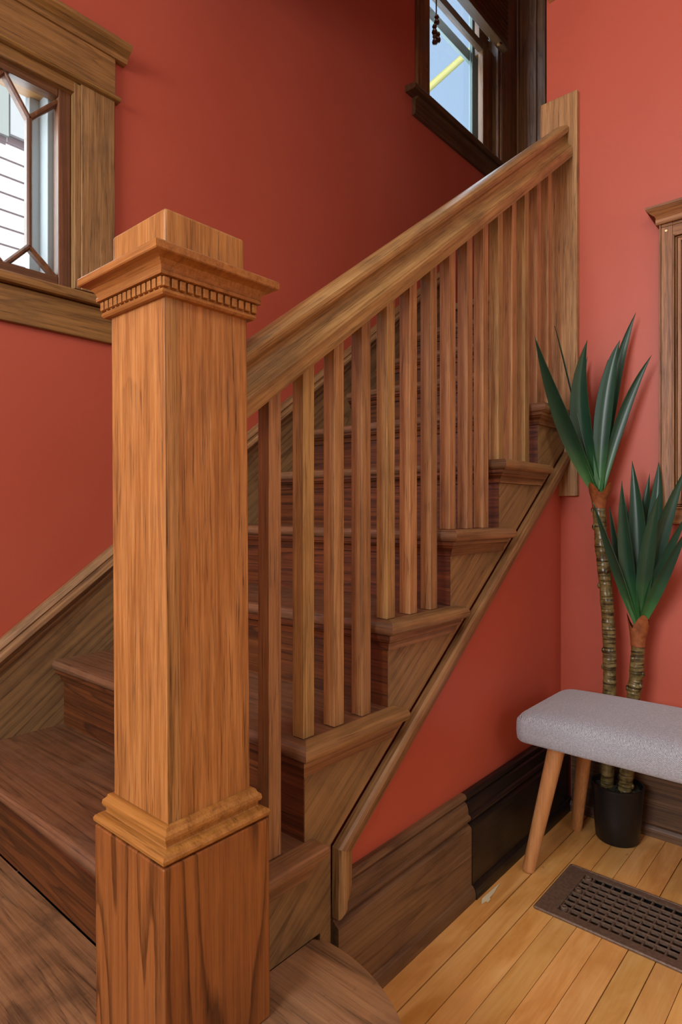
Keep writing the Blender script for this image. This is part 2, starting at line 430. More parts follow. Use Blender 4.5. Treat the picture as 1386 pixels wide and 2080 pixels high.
# ceiling over the hall, open above the stair
bm = bmesh.new(); box(bm, -2.75, 1.22, -2.75, WL + .1, ZC, ZC + .2); box(bm, 1.22, XW + .05, -2.75, .79, ZC, ZC + .2)
box(bm, -2.75, 3.95, -2.75, WL + .17, 5.2, 5.35)
struct(obj('ceiling', bm, M['ceil']))
bm = bmesh.new(); box(bm, 1.12, 1.22, .79, WL, ZC + .2, 5.2); box(bm, 1.22, XW, .69, .79, ZC + .2, 5.2)
struct(obj('wall_stairwell', bm, M['red']))

# strip floor, boards along x
bm = bmesh.new(); lay = bm.faces.layers.float.new('plank')
edges = [.80, .729] + [.729 - .0582 * k for k in range(1, 59)]
for r_, (yt, yb) in enumerate(zip(edges, edges[1:])):
    rr = random.Random(r_ * 31 + 5)
    j = [-2.75, -1.6 + rr.uniform(-.5, .5), -.2 + rr.uniform(-.4, .4), XW + .02]
    if abs(yt - (.729 - .0582 * 3)) < .01: j = [-2.75, -1.2, .1, 1.30, XW + .02]
    if r_ % 5 == 4: j = [-2.75, -1.0, .5, XW + .02]
    g0 = .0016 if r_ in (0, 1, 6) else .0007
    for a, b in zip(j, j[1:]):
        segs = [(a, b)]
        if .613 + .002 >= yt > .323 and a < 1.505 and b > 1.725: segs = [(a, 1.505), (1.725, b)]
        pv = rr.random()
        for x0, x1 in segs:
            n0 = len(bm.faces); box(bm, x0 + .0005, x1 - .0005, yb + g0, yt - g0, -.012, 0)
            bm.faces.ensure_lookup_table()
            for f in bm.faces[n0:]: f[lay] = pv
n0 = len(bm.faces)
for x0, x1, y0, y1 in ((-2.75, 1.505, -2.75, .80), (1.725, 2.2, -2.75, .80), (1.505, 1.725, .613, .80), (1.505, 1.725, -2.75, .3222)):
    box(bm, x0, x1, y0, y1, -.03, -.008)
bm.faces.ensure_lookup_table()
for f in bm.faces[n0:]: f.material_index = 1
fl = struct(obj('floor', bm, None, mats=[M['floor'], M['subfloor']]))
struct(obj('floor_under_stair', B(-2.75, 3.9, .80, WL, -.03, -.001), M['subfloor']))

# baseboards
def base_profile(y, s, h1=.183, h2=.262, t=.035):   # (y,z) or (x,z): s=+1 grows toward the wall
    p = [(y, 0), (y, .016), (y + s * .003, .026), (y + s * .009, .033), (y + s * .012, .034), (y + s * .012, h1 - .006), (y + s * .013, h1 - .002), (y + s * .026, h1 + .008),
         (y + s * .027, h1 + .012), (y + s * .018, h1 + .013), (y + s * .014, h1 + .017), (y + s * .013, h1 + .022), (y + s * .016, h1 + .027), (y + s * .021, h1 + .029),
         (y + s * .021, h1 + .033), (y + s * .022, h1 + .044), (y + s * .026, h1 + .054), (y + s * .034, h1 + .060), (y + s * .034, h1 + .063), (y + s * .028, h1 + .065), (y + s * .026, h1 + .069), (y + s * .028, h1 + .075), (y + s * .033, h2), (y + s * .045, h2), (y + s * .045, 0)]
    return p
struct(obj('baseboard_stair', prism(base_profile(.787, 1), 'X', .902, 1.4185), M['base_brown']))
struct(obj('baseboard_corner', prism(base_profile(.785, 1), 'X', 1.4195, XW - .002), M['base_black']))
struct(obj('baseboard_right', prism([(2.048, 0), (2.048, .022), (2.054, .032), (2.062, .036), (2.062, .235), (2.067, .245), (2.068, .262), (2.085, .262), (2.085, 0)], 'Y', -2.6, .787), M['base_right']))
# picture rail high on the right wall
struct(obj('trim_1', prism([(XW, 2.752), (XW - .018, 2.758), (XW - .03, 2.785), (XW - .032, 2.81), (XW, 2.815)], 'Y', -2.6, .872), M['frame_y']))

# ------------------------------------------------------------------ staircase
st = thing('staircase', 'dark brown oak staircase climbing between the red walls past the square newel', 'staircase', (.53, 1.2, 0))

# starting step with a round bullnose end
CX, CY, CR = .53, .76, .325
def bull(r, back, y_in):
    pts = [(CX + r, YS - .003 if False else .809)]
    n = 40
    a0 = math.asin(min(1, (.809 - CY) / r))
    pts = [(CX + r * math.cos(a0 - (a0 + math.pi) * k / n), CY + r * math.sin(a0 - (a0 + math.pi) * k / n)) for k in range(n + 1)]
    pts += [(CX - r, YW), (xr(2), YW), (xr(2), .809)]
    return pts
def rim(r): return lambda a, b: abs(a.z - b.z) < 1e-5 and all((abs(math.hypot(p.x - CX, p.y - CY) - r) < 2e-3 and p.y < CY + .06) or abs(p.x - (CX - r)) < 1e-4 for p in (a, b))
bm = prism(bull(CR, 0, 0), 'Z', .160, .19)
round_edges(bm, rim(CR), .012, 4)
t1 = obj('tread', bm, M['step1'], st)
obj('riser', prism(bull(CR - .03, 0, 0), 'Z', 0, .160), M['riser'], st)

XPB = 2.063                                        # the staircase's open side dies into the board on the wall end
def tread(i):
    xf, xb = xr(i) - .034, xr(i + 1)
    z1 = zt(i); z0 = z1 - .029
    mt = M['tread']
    if i == 2:   # cut round the newel
        poly = [(xf, YW), (xf, .925), (.672, .925), (.672, YS), (xb, YS), (xb, YW)]
        ret = [(.672, YN), (xb + .03, YN), (xb + .03, YS), (.672, YS)]
    elif i <= 7:
        xe = min(xb + .03, XPB); xb2 = min(xb, XPB)
        poly = [(xf, YW), (xf, YN), (xf + YS - YN, YS), (xb2, YS)] + ([(xb2, .90), (xb, .90)] if i == 7 else []) + [(xb, YW)]
        ret = [(xf, YN), (xe, YN), (xe, YS), (xf + YS - YN, YS)]
    else:
        poly = [(xf, YW), (xf, .886), (xb, .886), (xb, YW)]; ret = None
    bm = prism(poly, 'Z', z0, z1)
    round_edges(bm, lambda a, b: abs(a.z - b.z) < 1e-5 and abs(a.x - xf) < 1e-5 and abs(b.x - xf) < 1e-5, .0135, 5)
    t = obj('tread', bm, mt, st)
    if ret:
        xe = max(p[0] for p in ret)
        bm = prism(ret, 'Z', z0 - .0003, z1 + .0002)
        round_edges(bm, lambda a, b: abs(a.z - b.z) < 1e-5 and ((abs(a.y - YN) < 1e-5 and abs(b.y - YN) < 1e-5) or (i < 7 and abs(a.x - xe) < 1e-5 and abs(b.x - xe) < 1e-5)), .0135, 5)
        obj('return_nosing', bm, M['nosing'], t)
        x0 = .672 if i == 2 else xr(i) - .018
        x1 = min(xb + .012, XPB)
        zz = z0
        pr = [(YS + .001, zz), (YS - .025, zz), (YS - .025, zz - .009), (YS - .020, zz - .011), (YS - .019, zz - .015), (YS - .012, zz - .020), (YS - .009, zz - .028), (YS - .009, zz - .035), (YS + .001, zz - .037)]
        obj('scotia_moulding', prism(pr, 'X', .672 if i == 2 else xr(i), x1, s0=None if i == 2 else (lambda y, z: -(YS - y))), M['scotia'], t)
    # scotia under the front nosing
    zz = z0; x = xr(i)
    pr = [(x + .001, zz), (x - .025, zz), (x - .025, zz - .009), (x - .020, zz - .011), (x - .019, zz - .015), (x - .012, zz - .020), (x - .009, zz - .028), (x - .009, zz - .035), (x + .001, zz - .037)]
    obj('scotia_moulding', prism(pr, 'Y', YS if 3 <= i <= 7 else (.93 if i == 2 else .886), YW, s0=(lambda u, z: -(xr(i) - u)) if 3 <= i <= 7 else None), M['riser'], t)
for i in range(2, 11): tread(i)
for i in range(2, 12):
    y0 = .93 if i == 2 else (YS + .0005 if i <= 7 else .884)
    obj('riser', B(xr(i), xr(i) + .018, y0, YW, zt(i - 1) + (.006 if i == 2 else 0), zt(i) - .029), M['riser'], st)
obj('landing', prism([(xr(11) - .034, YW), (xr(11) - .034, .886), (3.778, .886), (3.778, YW)], 'Z', zt(11) - .03, zt(11)), M['tread'], st)
# cut stringer on the open side
poly = [(.660, .19), (.660, zt(2) - .030)]
for i in range(2, 8):
    xb = min(xr(i + 1) + .002, XPB)
    poly.append((xb, zt(i) - .030))
    if i < 7: poly.append((xb, zt(i + 1) - .030))
poly += [(XPB, ZD(XPB) + .014), (.892, ZD(.892) + .014), (.892, 0), (.862, 0), (.862, .19)]
sg = obj('stringer', prism(poly, 'Y', YS, YS + .026), M['string'], st)
# sloping frame moulding round the red triangle
def mould_profile(wd):   # (across, out): across 0..wd, out toward the room
    return [(0, 0), (0, .016), (.004, .021), (.012, .024), (.020, .023), (.025, .018), (.029, .0165), (.036, .015), (.043, .011), (wd - .003, .009), (wd, .006), (wd, 0)]
# in local frame x along the slope, z across (down), y out of the wall (negative y)
xa, xb = .900, XPB
L = (xb - xa) / math.cos(SLOPE)
pr = [(-o - .0, -a) for a, o in mould_profile(.052)]
tan_half = math.tan((math.pi / 2 - SLOPE) / 2)
bm = prism(pr, 'X', 0, L, s0=lambda y, z: -z * tan_half * 1.0, s1=lambda y, z: -z * math.tan(SLOPE))
obj('sloping_moulding', bm, M['slope_mould'], st, origin=(xa, YP - .018, ZD(xa)), rot=(0, -SLOPE, 0))
pr = [(xa + a, YP - .018 - o) for a, o in mould_profile(.052)]
bm = prism(pr, 'Z', .200, ZD(xa), s0=lambda x, y: (x - xa) * .9, s1=lambda x, y: -(x - xa) * tan_half)
obj('upright_moulding', bm, M['trim_z'], st)
# closed skirt on the wall side with its cap moulding
ZK = lambda x: .578 + .742 * (x - .645)
xk1 = 2.90
obj('skirt_board', prism([(.06, 0), (.52, 0), (xk1, ZK(xk1) - .56), (xk1, ZK(xk1)), (.06, ZK(.06))], 'Y', YW, WL - .0005), M['skirt'], st)
SK = math.atan(.742)
pr = [(0, -.012), (-.006, -.012), (-.008, -.004), (-.004, 0), (-.004, .004), (-.016, .008), (-.021, .016), (-.019, .025), (-.013, .029), (-.011, .036), (-.013, .040), (-.010, .046), (-.004, .052), (-.001, .057), (0.012, .057), (.012, -.012)]
bm = prism(pr, 'X', 0, (xk1 - .06) / math.cos(SK))
obj('skirt_moulding', bm, M['slope_mould'], st, origin=(.06, YW, ZK(.06)), rot=(0, -SK, 0))

# ------------------------------------------------------------------ railing
NX, NY, NH = .571, .8325, .075
rl = thing('stair_railing', 'golden oak stair railing with big square newel post, sloping handrail and square balusters', 'railing', (NX, NY, .19))
lean = Matrix.Rotation(-.0063, 3, Vector((math.cos(YAW), math.sin(YAW), 0))).to_euler()
def newel_part(name, bm, mat, parent, **k):
    o = obj(name, bm, mat, parent, origin=(NX, NY, .19), **k); return o
post = newel_part('newel_post', square_lathe(NX, NY, NH, [(0, .50), (0, 1.31)]), M['newel'], rl, bevel=.0025)
post.rotation_euler = lean
newel_part('edge_board', B(NX - NH - .0004, NX - NH + .022, NY - NH - .0006, NY - NH + .0005, .545, 1.305), M['newel_edge'], post)
newel_part('pedestal', square_lathe(NX, NY, NH, [(.0215, .19), (.0215, .507)]), M['newel_b'], post, bevel=.003)
newel_part('base_moulding', square_lathe(NX, NY, NH, [(-.01, .508), (.016, .508), (.0195, .5095), (.0225, .513), (.023, .517), (.021, .521), (.016, .5245), (.010, .526), (.0085, .528), (.009, .534), (.0125, .536), (.0135, .540), (.0125, .545), (.008, .549), (.0065, .5535), (.0, .5545), (-.01, .5545)]), M['mould_y'], post)
newel_part('cap', square_lathe(NX, NY, NH, [(-.01, 1.299), (.008, 1.299), (.0105, 1.302), (.0095, 1.3065), (.0075, 1.308), (.0075, 1.3235), (.016, 1.324), (.0165, 1.3285), (.015, 1.331), (.0165, 1.336), (.022, 1.3425), (.029, 1.346), (.035, 1.3475), (.0365, 1.349), (.0365, 1.3585), (.034, 1.361), (-.01, 1.3635)]), M['mould_y'], post)
# dentils
bm = bmesh.new(); h = NH + .0075; nd = 13
for s_, ax in ((-1, 'y'), (1, 'y'), (-1, 'x'), (1, 'x')):
    for k in range(nd):
        c = -h - .004 + (2 * h + .008) * (k + .5) / nd; d = .0047
        a0, a1 = (h - .002, h + .0055) if s_ > 0 else (-h - .0055, -h + .002)
        if ax == 'y': box(bm, NX + c - d, NX + c + d, NY + a0, NY + a1, 1.3090, 1.3225)
        else: box(bm, NX + a0, NX + a1, NY + c - d, NY + c + d, 1.3090, 1.3225)
newel_part('dentil_band', bm, M['mould_y'], post, bevel=.0008, seg=1)
newel_part('top_block', square_lathe(NX, NY, NH, [(-.002, 1.362), (-.002, 1.427)]), M['newel'], post, bevel=.005, seg=3)

# handrail, built along its own x
XH0, XH1 = .6455, 2.0645
ZB0 = 1.1366
YH = .829
half = [(.044, 0), (.0445, .003), (.044, .025), (.0425, .0275), (.0405, .028), (.0400, .0305), (.037, .0325), (.031, .037), (.0235, .044), (.0185, .051), (.0170, .0565), (.0185, .0615), (.025, .0655), (.0315, .0700), (.0338, .0755), (.0330, .0825), (.027, .0890), (.015, .0925), (0, .0932)]
pr = [(-a, b) for a, b in half] + [(a, b) for a, b in half[-2::-1]]
Lh = (XH1 - XH0) / math.cos(SLOPE)
bm = prism(pr, 'X', 0, Lh, s0=lambda y, z: z * math.tan(SLOPE), s1=lambda y, z: z * math.tan(SLOPE))
obj('handrail', bm, M['rail'], rl, origin=(XH0, YH, ZB0), rot=(0, -SLOPE, 0))
zb = lambda x: ZB0 + math.tan(SLOPE) * (x - XH0)
# balusters
for k in range(-1, 14):
    x0 = .8195 + .0859 * k; x1 = x0 + .0295; y0, y1 = .8135, .8430
    i = 2
    while i < 7 and x0 > xr(i + 1) - .01: i += 1
    bm = bmesh.new()
    z0 = zt(i) + .0003
    c = [(x0, y0), (x1, y0), (x1, y1), (x0, y1)]
    lo = [bm.verts.new((x, y, z0)) for x, y in c]; hi = [bm.verts.new((x, y, zb(x) + .002)) for x, y in c]
    bm.faces.new(lo[::-1]); bm.faces.new(hi)
    for q in range(4): bm.faces.new((lo[q], lo[(q + 1) % 4], hi[(q + 1) % 4], hi[q]))
    obj('baluster', bm, M['bal'], rl, bevel=.0016)
obj('end_board', B(2.065, XW - .0005, .769, .896, 1.047, 2.400), M['board'], rl, bevel=.002)

# ------------------------------------------------------------------ small leaded window on the left wall
w1 = struct(thing('window_1', 'small oak cased window with a long six sided centre pane, left wall', 'window', (.667, WL, W1[2])))
YF = 1.787
def wpart(name, bm, mat, parent=w1, **k): return obj(name, bm, mat, parent, **k)
xc = .667
for s_ in (-1, 1):
    x0, x1 = (.869, .976) if s_ > 0 else (2 * xc - .976, 2 * xc - .869)
    wpart('side_casing', B(x0, x1, YF, WL - .0005, 1.652, 2.262), M['trim_z'], bevel=.003)
    a, b = (.862, .869) if s_ > 0 else (2 * xc - .869, 2 * xc - .862)
    wpart('jamb', B(a - .012 if s_ > 0 else a, b if s_ > 0 else b + .012, YF + .004, WL + .12, 1.652, 2.258), M['trim_z'], bevel=.002)
    a, b = (.812, .848) if s_ > 0 else (2 * xc - .848, 2 * xc - .812)
    wpart('sash_stile', B(a, b, 1.812, 1.848, 1.655, 2.256), M['sash_z'], bevel=.003)
wpart('header', B(xc - .31, .977, YF - .001, WL - .0005, 2.275, 2.392), M['trim_x'], bevel=.002)
wpart('fillet', prism([(WL, 2.262), (YF - .010, 2.262), (YF - .014, 2.266), (YF - .014, 2.270), (YF - .010, 2.275), (WL, 2.275)], 'X', 2 * xc - .989, .989), M['trim_x'])
wpart('crown', prism([(WL, 2.392), (YF - .006, 2.392), (YF - .010, 2.397), (YF - .012, 2.403), (YF - .022, 2.412), (YF - .034, 2.418), (YF - .040, 2.424), (YF - .040, 2.434), (YF - .036, 2.438), (WL, 2.44)], 'X', 2 * xc - 1.012, 1.012), M['trim_x'])
wpart('head_jamb', B(.475, .862, YF + .006, WL + .12, 2.230, 2.262), M['trim_x'], bevel=.002)
wpart('sash_top_rail', B(.522, .812, 1.812, 1.848, 2.205, 2.232), M['sash_x'], bevel=.003)
wpart('sash_bottom_rail', B(.522, .812, 1.812, 1.848, 1.650, 1.680), M['sash_x'], bevel=.003)
bm = prism([(WL + .12, 1.628), (YF - .026, 1.612), (YF - .030, 1.617), (YF - .030, 1.634), (YF - .026, 1.639), (WL + .12, 1.652)], 'X', 2 * xc - 1.0, 1.0)
wpart('sill', bm, M['trim_x'])
wpart('apron', B(2 * xc - .975, .975, YF, WL - .0005, 1.512, 1.612), M['trim_x'], bevel=.003)
# muntins
def bar(p, q, wd, y0, y1):
    (x0, z0), (x1, z1) = p, q
    d = Vector((x1 - x0, 0, z1 - z0)).normalized(); n = Vector((-d.z, 0, d.x)) * wd / 2
    bm = bmesh.new(); a, b = Vector((x0, 0, z0)), Vector((x1, 0, z1))
    prof = [(-1, y1), (-1, y0 + .006), (-.35, y0), (.35, y0), (1, y0 + .006), (1, y1)]
    A = [bm.verts.new((a.x + n.x * u, y, a.z + n.z * u)) for u, y in prof]; Bq = [bm.verts.new((b.x + n.x * u, y, b.z + n.z * u)) for u, y in prof]
    bm.faces.new(A); bm.faces.new(Bq[::-1])
    for i in range(len(prof)): bm.faces.new((A[i], A[(i + 1) % 6], Bq[(i + 1) % 6], Bq[i]))
    return bm
for s_ in (1, -1):
    m = lambda x: x if s_ > 0 else 2 * xc - x
    for p, q in (((.668, 2.208), (.7355, 2.110)), ((.7355, 2.112), (.7355, 1.747)), ((.7355, 1.748), (.669, 1.676)), ((.7355, 2.111), (.814, 2.196)), ((.7355, 1.747), (.814, 1.676))):
        wpart('muntin', bar((m(p[0]), p[1]), (m(q[0]), q[1]), .015, 1.818, 1.842), M['sash_z'])
wpart('glass', B(.522, .812, 1.829, 1.832, 1.672, 2.215), M['glass'])
for s_ in (1, -1):
    m = lambda a, b: (a, b) if s_ > 0 else (2 * xc - b, 2 * xc - a)
    x0, x1 = m(.772, .8615); wpart('storm_track', B(x0, x1, 1.915, 1.945, 1.652, 2.262), M['jamb'], bevel=.003)
    x0, x1 = m(.800, .8615); wpart('storm_track', B(x0, x1, 1.855, 1.914, 1.652, 2.262), M['jamb'], bevel=.003)
    x0, x1 = m(.848, .8615); wpart('storm_track', B(x0, x1, 1.946, WL + .185, 1.64, 2.27), M['jamb'])

# ------------------------------------------------------------------ stair window, high
w2 = struct(thing('window_2', 'tall shaded oak window above the stair landing', 'window', (3.14, WL, W2[2])))
def wp2(name, bm, mat, **k): return obj(name, bm, mat, w2, **k)
Y2 = 1.787
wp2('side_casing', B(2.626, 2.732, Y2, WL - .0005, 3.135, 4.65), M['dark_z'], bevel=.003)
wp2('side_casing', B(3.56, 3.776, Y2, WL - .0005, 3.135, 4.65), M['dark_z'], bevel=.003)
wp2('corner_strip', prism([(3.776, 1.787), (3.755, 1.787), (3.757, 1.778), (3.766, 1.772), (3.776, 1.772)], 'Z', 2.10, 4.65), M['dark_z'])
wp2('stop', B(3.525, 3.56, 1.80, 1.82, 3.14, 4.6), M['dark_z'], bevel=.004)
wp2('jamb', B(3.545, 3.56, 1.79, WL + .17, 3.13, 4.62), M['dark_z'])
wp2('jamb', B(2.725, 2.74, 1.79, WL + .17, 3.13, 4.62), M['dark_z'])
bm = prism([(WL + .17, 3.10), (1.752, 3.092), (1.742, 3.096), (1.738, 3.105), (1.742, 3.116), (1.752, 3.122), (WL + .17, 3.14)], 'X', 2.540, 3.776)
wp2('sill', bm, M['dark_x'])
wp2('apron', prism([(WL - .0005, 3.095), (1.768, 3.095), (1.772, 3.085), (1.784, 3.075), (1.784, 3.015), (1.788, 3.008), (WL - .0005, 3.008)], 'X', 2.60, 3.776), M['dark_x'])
# lower sash (nearer), upper sash behind it
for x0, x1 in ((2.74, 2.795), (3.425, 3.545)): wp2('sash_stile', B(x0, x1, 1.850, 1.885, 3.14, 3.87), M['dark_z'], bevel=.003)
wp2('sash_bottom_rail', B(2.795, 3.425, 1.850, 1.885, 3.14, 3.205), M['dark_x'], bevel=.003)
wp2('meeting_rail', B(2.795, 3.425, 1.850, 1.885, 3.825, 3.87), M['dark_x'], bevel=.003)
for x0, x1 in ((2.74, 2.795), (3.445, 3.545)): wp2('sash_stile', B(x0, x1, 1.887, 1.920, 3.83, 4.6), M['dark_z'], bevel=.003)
wp2('glass', B(2.795, 3.425, 1.866, 1.869, 3.205, 3.825), M['glass'])
wp2('glass', B(2.795, 3.445, 1.902, 1.905, 3.86, 4.58), M['glass'])
bm = bmesh.new()
for a in ((2.74, 2.80, 3.14, 4.62), (3.455, 3.545, 3.14, 4.62)): box(bm, a[0], a[1], 1.945, 1.965, a[2], a[3])
box(bm, 2.80, 3.455, 1.945, 1.965, 3.80, 3.87); box(bm, 2.80, 3.455, 1.945, 1.965, 3.14, 3.19)
for x in (3.425, 3.445): box(bm, x, x + .005, 1.935, 1.947, 3.14, 4.62)
wp2('storm_frame', bm, M['alu'], bevel=.003)

# blind half drawn over it
bl = thing('window_blind', 'dark brown blind hanging half down over the high stair window', 'blind', (3.12, 1.775, 4.6))
bm = bmesh.new()
for k in range(25):
    z = 3.832 + k * .031
    prism([(1.729, z), (1.725, z + .008), (1.723, z + .016), (1.725, z + .024), (1.729, z + .0305), (1.733, z + .0305), (1.733, z)], 'X', 2.71, 3.505, bm)
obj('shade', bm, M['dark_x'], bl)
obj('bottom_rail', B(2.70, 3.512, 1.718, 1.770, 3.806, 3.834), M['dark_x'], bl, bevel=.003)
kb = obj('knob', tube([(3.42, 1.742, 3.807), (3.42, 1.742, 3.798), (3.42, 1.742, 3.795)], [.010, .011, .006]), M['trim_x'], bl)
hk = [(3.33, 1.760, 3.808), (3.33, 1.760, 3.797)] + [(3.33 + .010 * math.sin(t), 1.760, 3.787 + .010 * math.cos(t)) for t in [j * .6 for j in range(1, 8)]]
obj('hook', tube(hk, .002, 8), M['alu'], bl)
cord_o = obj('lift_cord', tube([(2.735, 1.748, 4.6), (2.734, 1.748, 3.56)], .0018, 8), M['cord'], bl)
obj('lift_cord', tube([(2.742, 1.748, 4.6), (2.740, 1.748, 3.53)], .0018, 8), M['cord'], bl)
def tassel(x, y, z):
    return lathe([(.002, z), (.009, z - .004), (.013, z - .014), (.009, z - .022), (.008, z - .026), (.013, z - .034), (.015, z - .042), (.012, z - .052), (.004, z - .055)], x, y, 14)
for dx, z in ((.004, 3.573), (-.016, 3.512), (-.013, 3.463), (.016, 3.490)):
    obj('tassel', tassel(2.737 + dx, 1.748, z), M['dark_x'], cord_o)

# door casing and door on the landing's end wall
d1 = struct(thing('door_1', 'dark oak door and casing at the head of the stairs', 'door', (3.77, 1.28, zt(11))))
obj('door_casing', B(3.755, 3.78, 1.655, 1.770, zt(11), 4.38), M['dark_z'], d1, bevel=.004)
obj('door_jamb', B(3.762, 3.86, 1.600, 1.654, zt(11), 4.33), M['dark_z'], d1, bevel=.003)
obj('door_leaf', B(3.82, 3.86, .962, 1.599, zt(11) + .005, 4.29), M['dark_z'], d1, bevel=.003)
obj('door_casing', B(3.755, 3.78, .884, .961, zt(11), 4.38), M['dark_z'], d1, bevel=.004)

# ------------------------------------------------------------------ wall frame at the right edge
wf = thing('wall_frame', 'oak wall frame with small cornice and one pale screw, beside the taller yucca', 'frame', (2.07, .19, .955))
XF = 2.062
yl, yr_ = .518, -.14
zb_, ztp = .958, 1.868
obj('stile', B(XF, XW - .0005, yl - .036, yl - .0055, zb_ + .0005, ztp), M['frame_z'], wf, bevel=.001)
obj('stile', B(XF, XW - .0005, yr_ + .0055, yr_ + .036, zb_ + .0005, ztp), M['frame_z'], wf, bevel=.001)
obj('edge_bead', B(XF - .003, XW - .0005, yl - .005, yl, zb_, ztp + .004), M['frame_z'], wf, bevel=.0015)
obj('edge_bead', B(XF - .003, XW - .0005, yr_, yr_ + .005, zb_, ztp + .004), M['frame_z'], wf, bevel=.0015)
obj('top_rail', B(XF + .0006, XW - .0005, yr_ + .0365, yl - .0365, ztp - .038, ztp), M['frame_y'], wf, bevel=.001)
obj('bottom_rail', B(XF + .0006, XW - .0005, yr_ + .0365, yl - .0365, zb_, zb_ + .045), M['frame_y'], wf, bevel=.001)
obj('top_bead', B(XF - .003, XF + .006, yr_ + .006, yl - .006, ztp - .0095, ztp - .005), M['frame_y'], wf, bevel=.0015)
pr = [(XW - .0005, 1.868), (XF - .008, 1.868), (XF - .010, 1.871), (XF - .010, 1.884), (XF - .008, 1.887), (XF - .010, 1.890), (XF - .013, 1.895), (XF - .022, 1.903), (XF - .028, 1.911), (XF - .030, 1.914), (XF - .030, 1.921), (XW - .0005, 1.923)]
obj('cornice', prism(pr, 'Y', yr_ - .025, yl + .008, s0=lambda x, z: -(max(0, (XF - .010) - x)), s1=lambda x, z: max(0, (XF - .010) - x) * 1.2), M['frame_y'], wf)
bm = bmesh.new()
for off, wd, xx in ((0, .006, XF - .004), (.008, .004, XF + .002), (.014, .010, XF - .001), (.026, .008, XF + .006)):
    y1 = yl - .036 - off; y0 = yr_ + .036 + off; z1 = ztp - .038 - off; z0 = zb_ + .045 + off
    box(bm, xx, XF + .012, y1 - wd, y1, z0, z1); box(bm, xx, XF + .012, y0, y0 + wd, z0, z1)
    box(bm, xx, XF + .012, y0 + wd, y1 - wd, z1 - wd, z1); box(bm, xx, XF + .012, y0 + wd, y1 - wd, z0, z0 + wd)
obj('inner_moulding', bm, M['frame_z'], wf, bevel=.0018)
obj('panel', B(XF + .010, XW - .0005, yr_ + .06, yl - .06, zb_ + .07, ztp - .06), M['frame_z'], wf)
obj('screw', tube([(XF + .002, .499, 1.8465), (XF - .0015, .499, 1.8465), (XF - .0022, .499, 1.8465)], [.0045, .0045, .003], 16), M['brass'], wf)

# ------------------------------------------------------------------ floor register
fr = thing('floor_register', 'rusty brown cast iron heating grille let into the wood floor', 'register', (1.609, .479, 0))
gx0, gx1, gy0, gy1 = 1.484, 1.734, .293, .664
hx0, hx1, hy0, hy1 = 1.514, 1.709, .345, .613
zp = .0045
bm = bmesh.new()
def ring_plate(bm, a, b, z0, z1):
    (x0, x1, y0, y1), (u0, u1, v0, v1) = a, b
    for q in ((x0, x1, y0, v0), (x0, x1, v1, y1), (x0, u0, v0, v1), (u1, x1, v0, v1)): box(bm, q[0], q[1], q[2], q[3], z0, z1)
ring_plate(bm, (gx0 + .006, gx1 - .006, gy0 + .006, gy1 - .006), (hx0, hx1, hy0, hy1), .0005, zp + .0015)
# rounded outer lip
lp = [(gx0, gx1, gy0, gy1)]
for p, q in (((gx0 + .004, gy0 + .004), (gx1 - .004, gy0 + .004)), ((gx1 - .004, gy0 + .004), (gx1 - .004, gy1 - .004)), ((gx1 - .004, gy1 - .004), (gx0 + .004, gy1 - .004)), ((gx0 + .004, gy1 - .004), (gx0 + .004, gy0 + .004))):
    tube([(p[0], p[1], .0035), (q[0], q[1], .0035)], .0040, 10, bm)
obj('border', bm, M['iron'], fr)
bm = bmesh.new(); nx_, ny_ = 8, 11
for k in range(1, nx_):
    x = hx0 + (hx1 - hx0) * k / nx_; box(bm, x - .0023, x + .0023, hy0, hy1, -.004, zp + .001)
for k in range(1, ny_):
    y = hy0 + (hy1 - hy0) * k / ny_; box(bm, hx0, hx1, y - .0021, y + .0021, -.004, zp)
for cx_, cy_ in ((hx0 + .18, hy1 - .012), (hx0 + .115, hy1 - .010), (hx0 + .018, hy1 - .010)):
    lathe([(.0035, zp), (.0035, zp + .003), (.006, zp + .0045), (.009, zp + .003), (.0095, -.002), (.0035, -.002)], cx_, cy_, 18, bm, cap=False)
obj('grille', bm, M['iron'], fr, bevel=.0008, seg=1)
for k in range(4):
    xm = hx0 + .195 * (k + .5) / 4
    bm = bmesh.new(); a = R(18); c_, s_ = math.cos(a) * .0215, math.sin(a) * .0215
    v = [bm.verts.new(p) for p in ((xm - c_, hy0, -.012 + s_), (xm + c_, hy0, -.012 - s_), (xm + c_, hy1, -.012 - s_), (xm - c_, hy1, -.012 + s_), (xm - c_, hy0, -.014 + s_), (xm + c_, hy0, -.014 - s_), (xm + c_, hy1, -.014 - s_), (xm - c_, hy1, -.014 + s_))]
    for q in ((0, 1, 2, 3), (7, 6, 5, 4), (0, 4, 5, 1), (1, 5, 6, 2), (2, 6, 7, 3), (3, 7, 4, 0)): bm.faces.new([v[i] for i in q])
    obj('louvre', bm, M['iron_d'], fr)
bm = bmesh.new(); ring_plate(bm, (1.5055, 1.7245, .3235, .6125), (1.5085, 1.7215, .3265, .6095), -.16, -.0005); box(bm, 1.5085, 1.7215, .3265, .6095, -.163, -.16)
obj('duct', bm, M['duct'], fr)

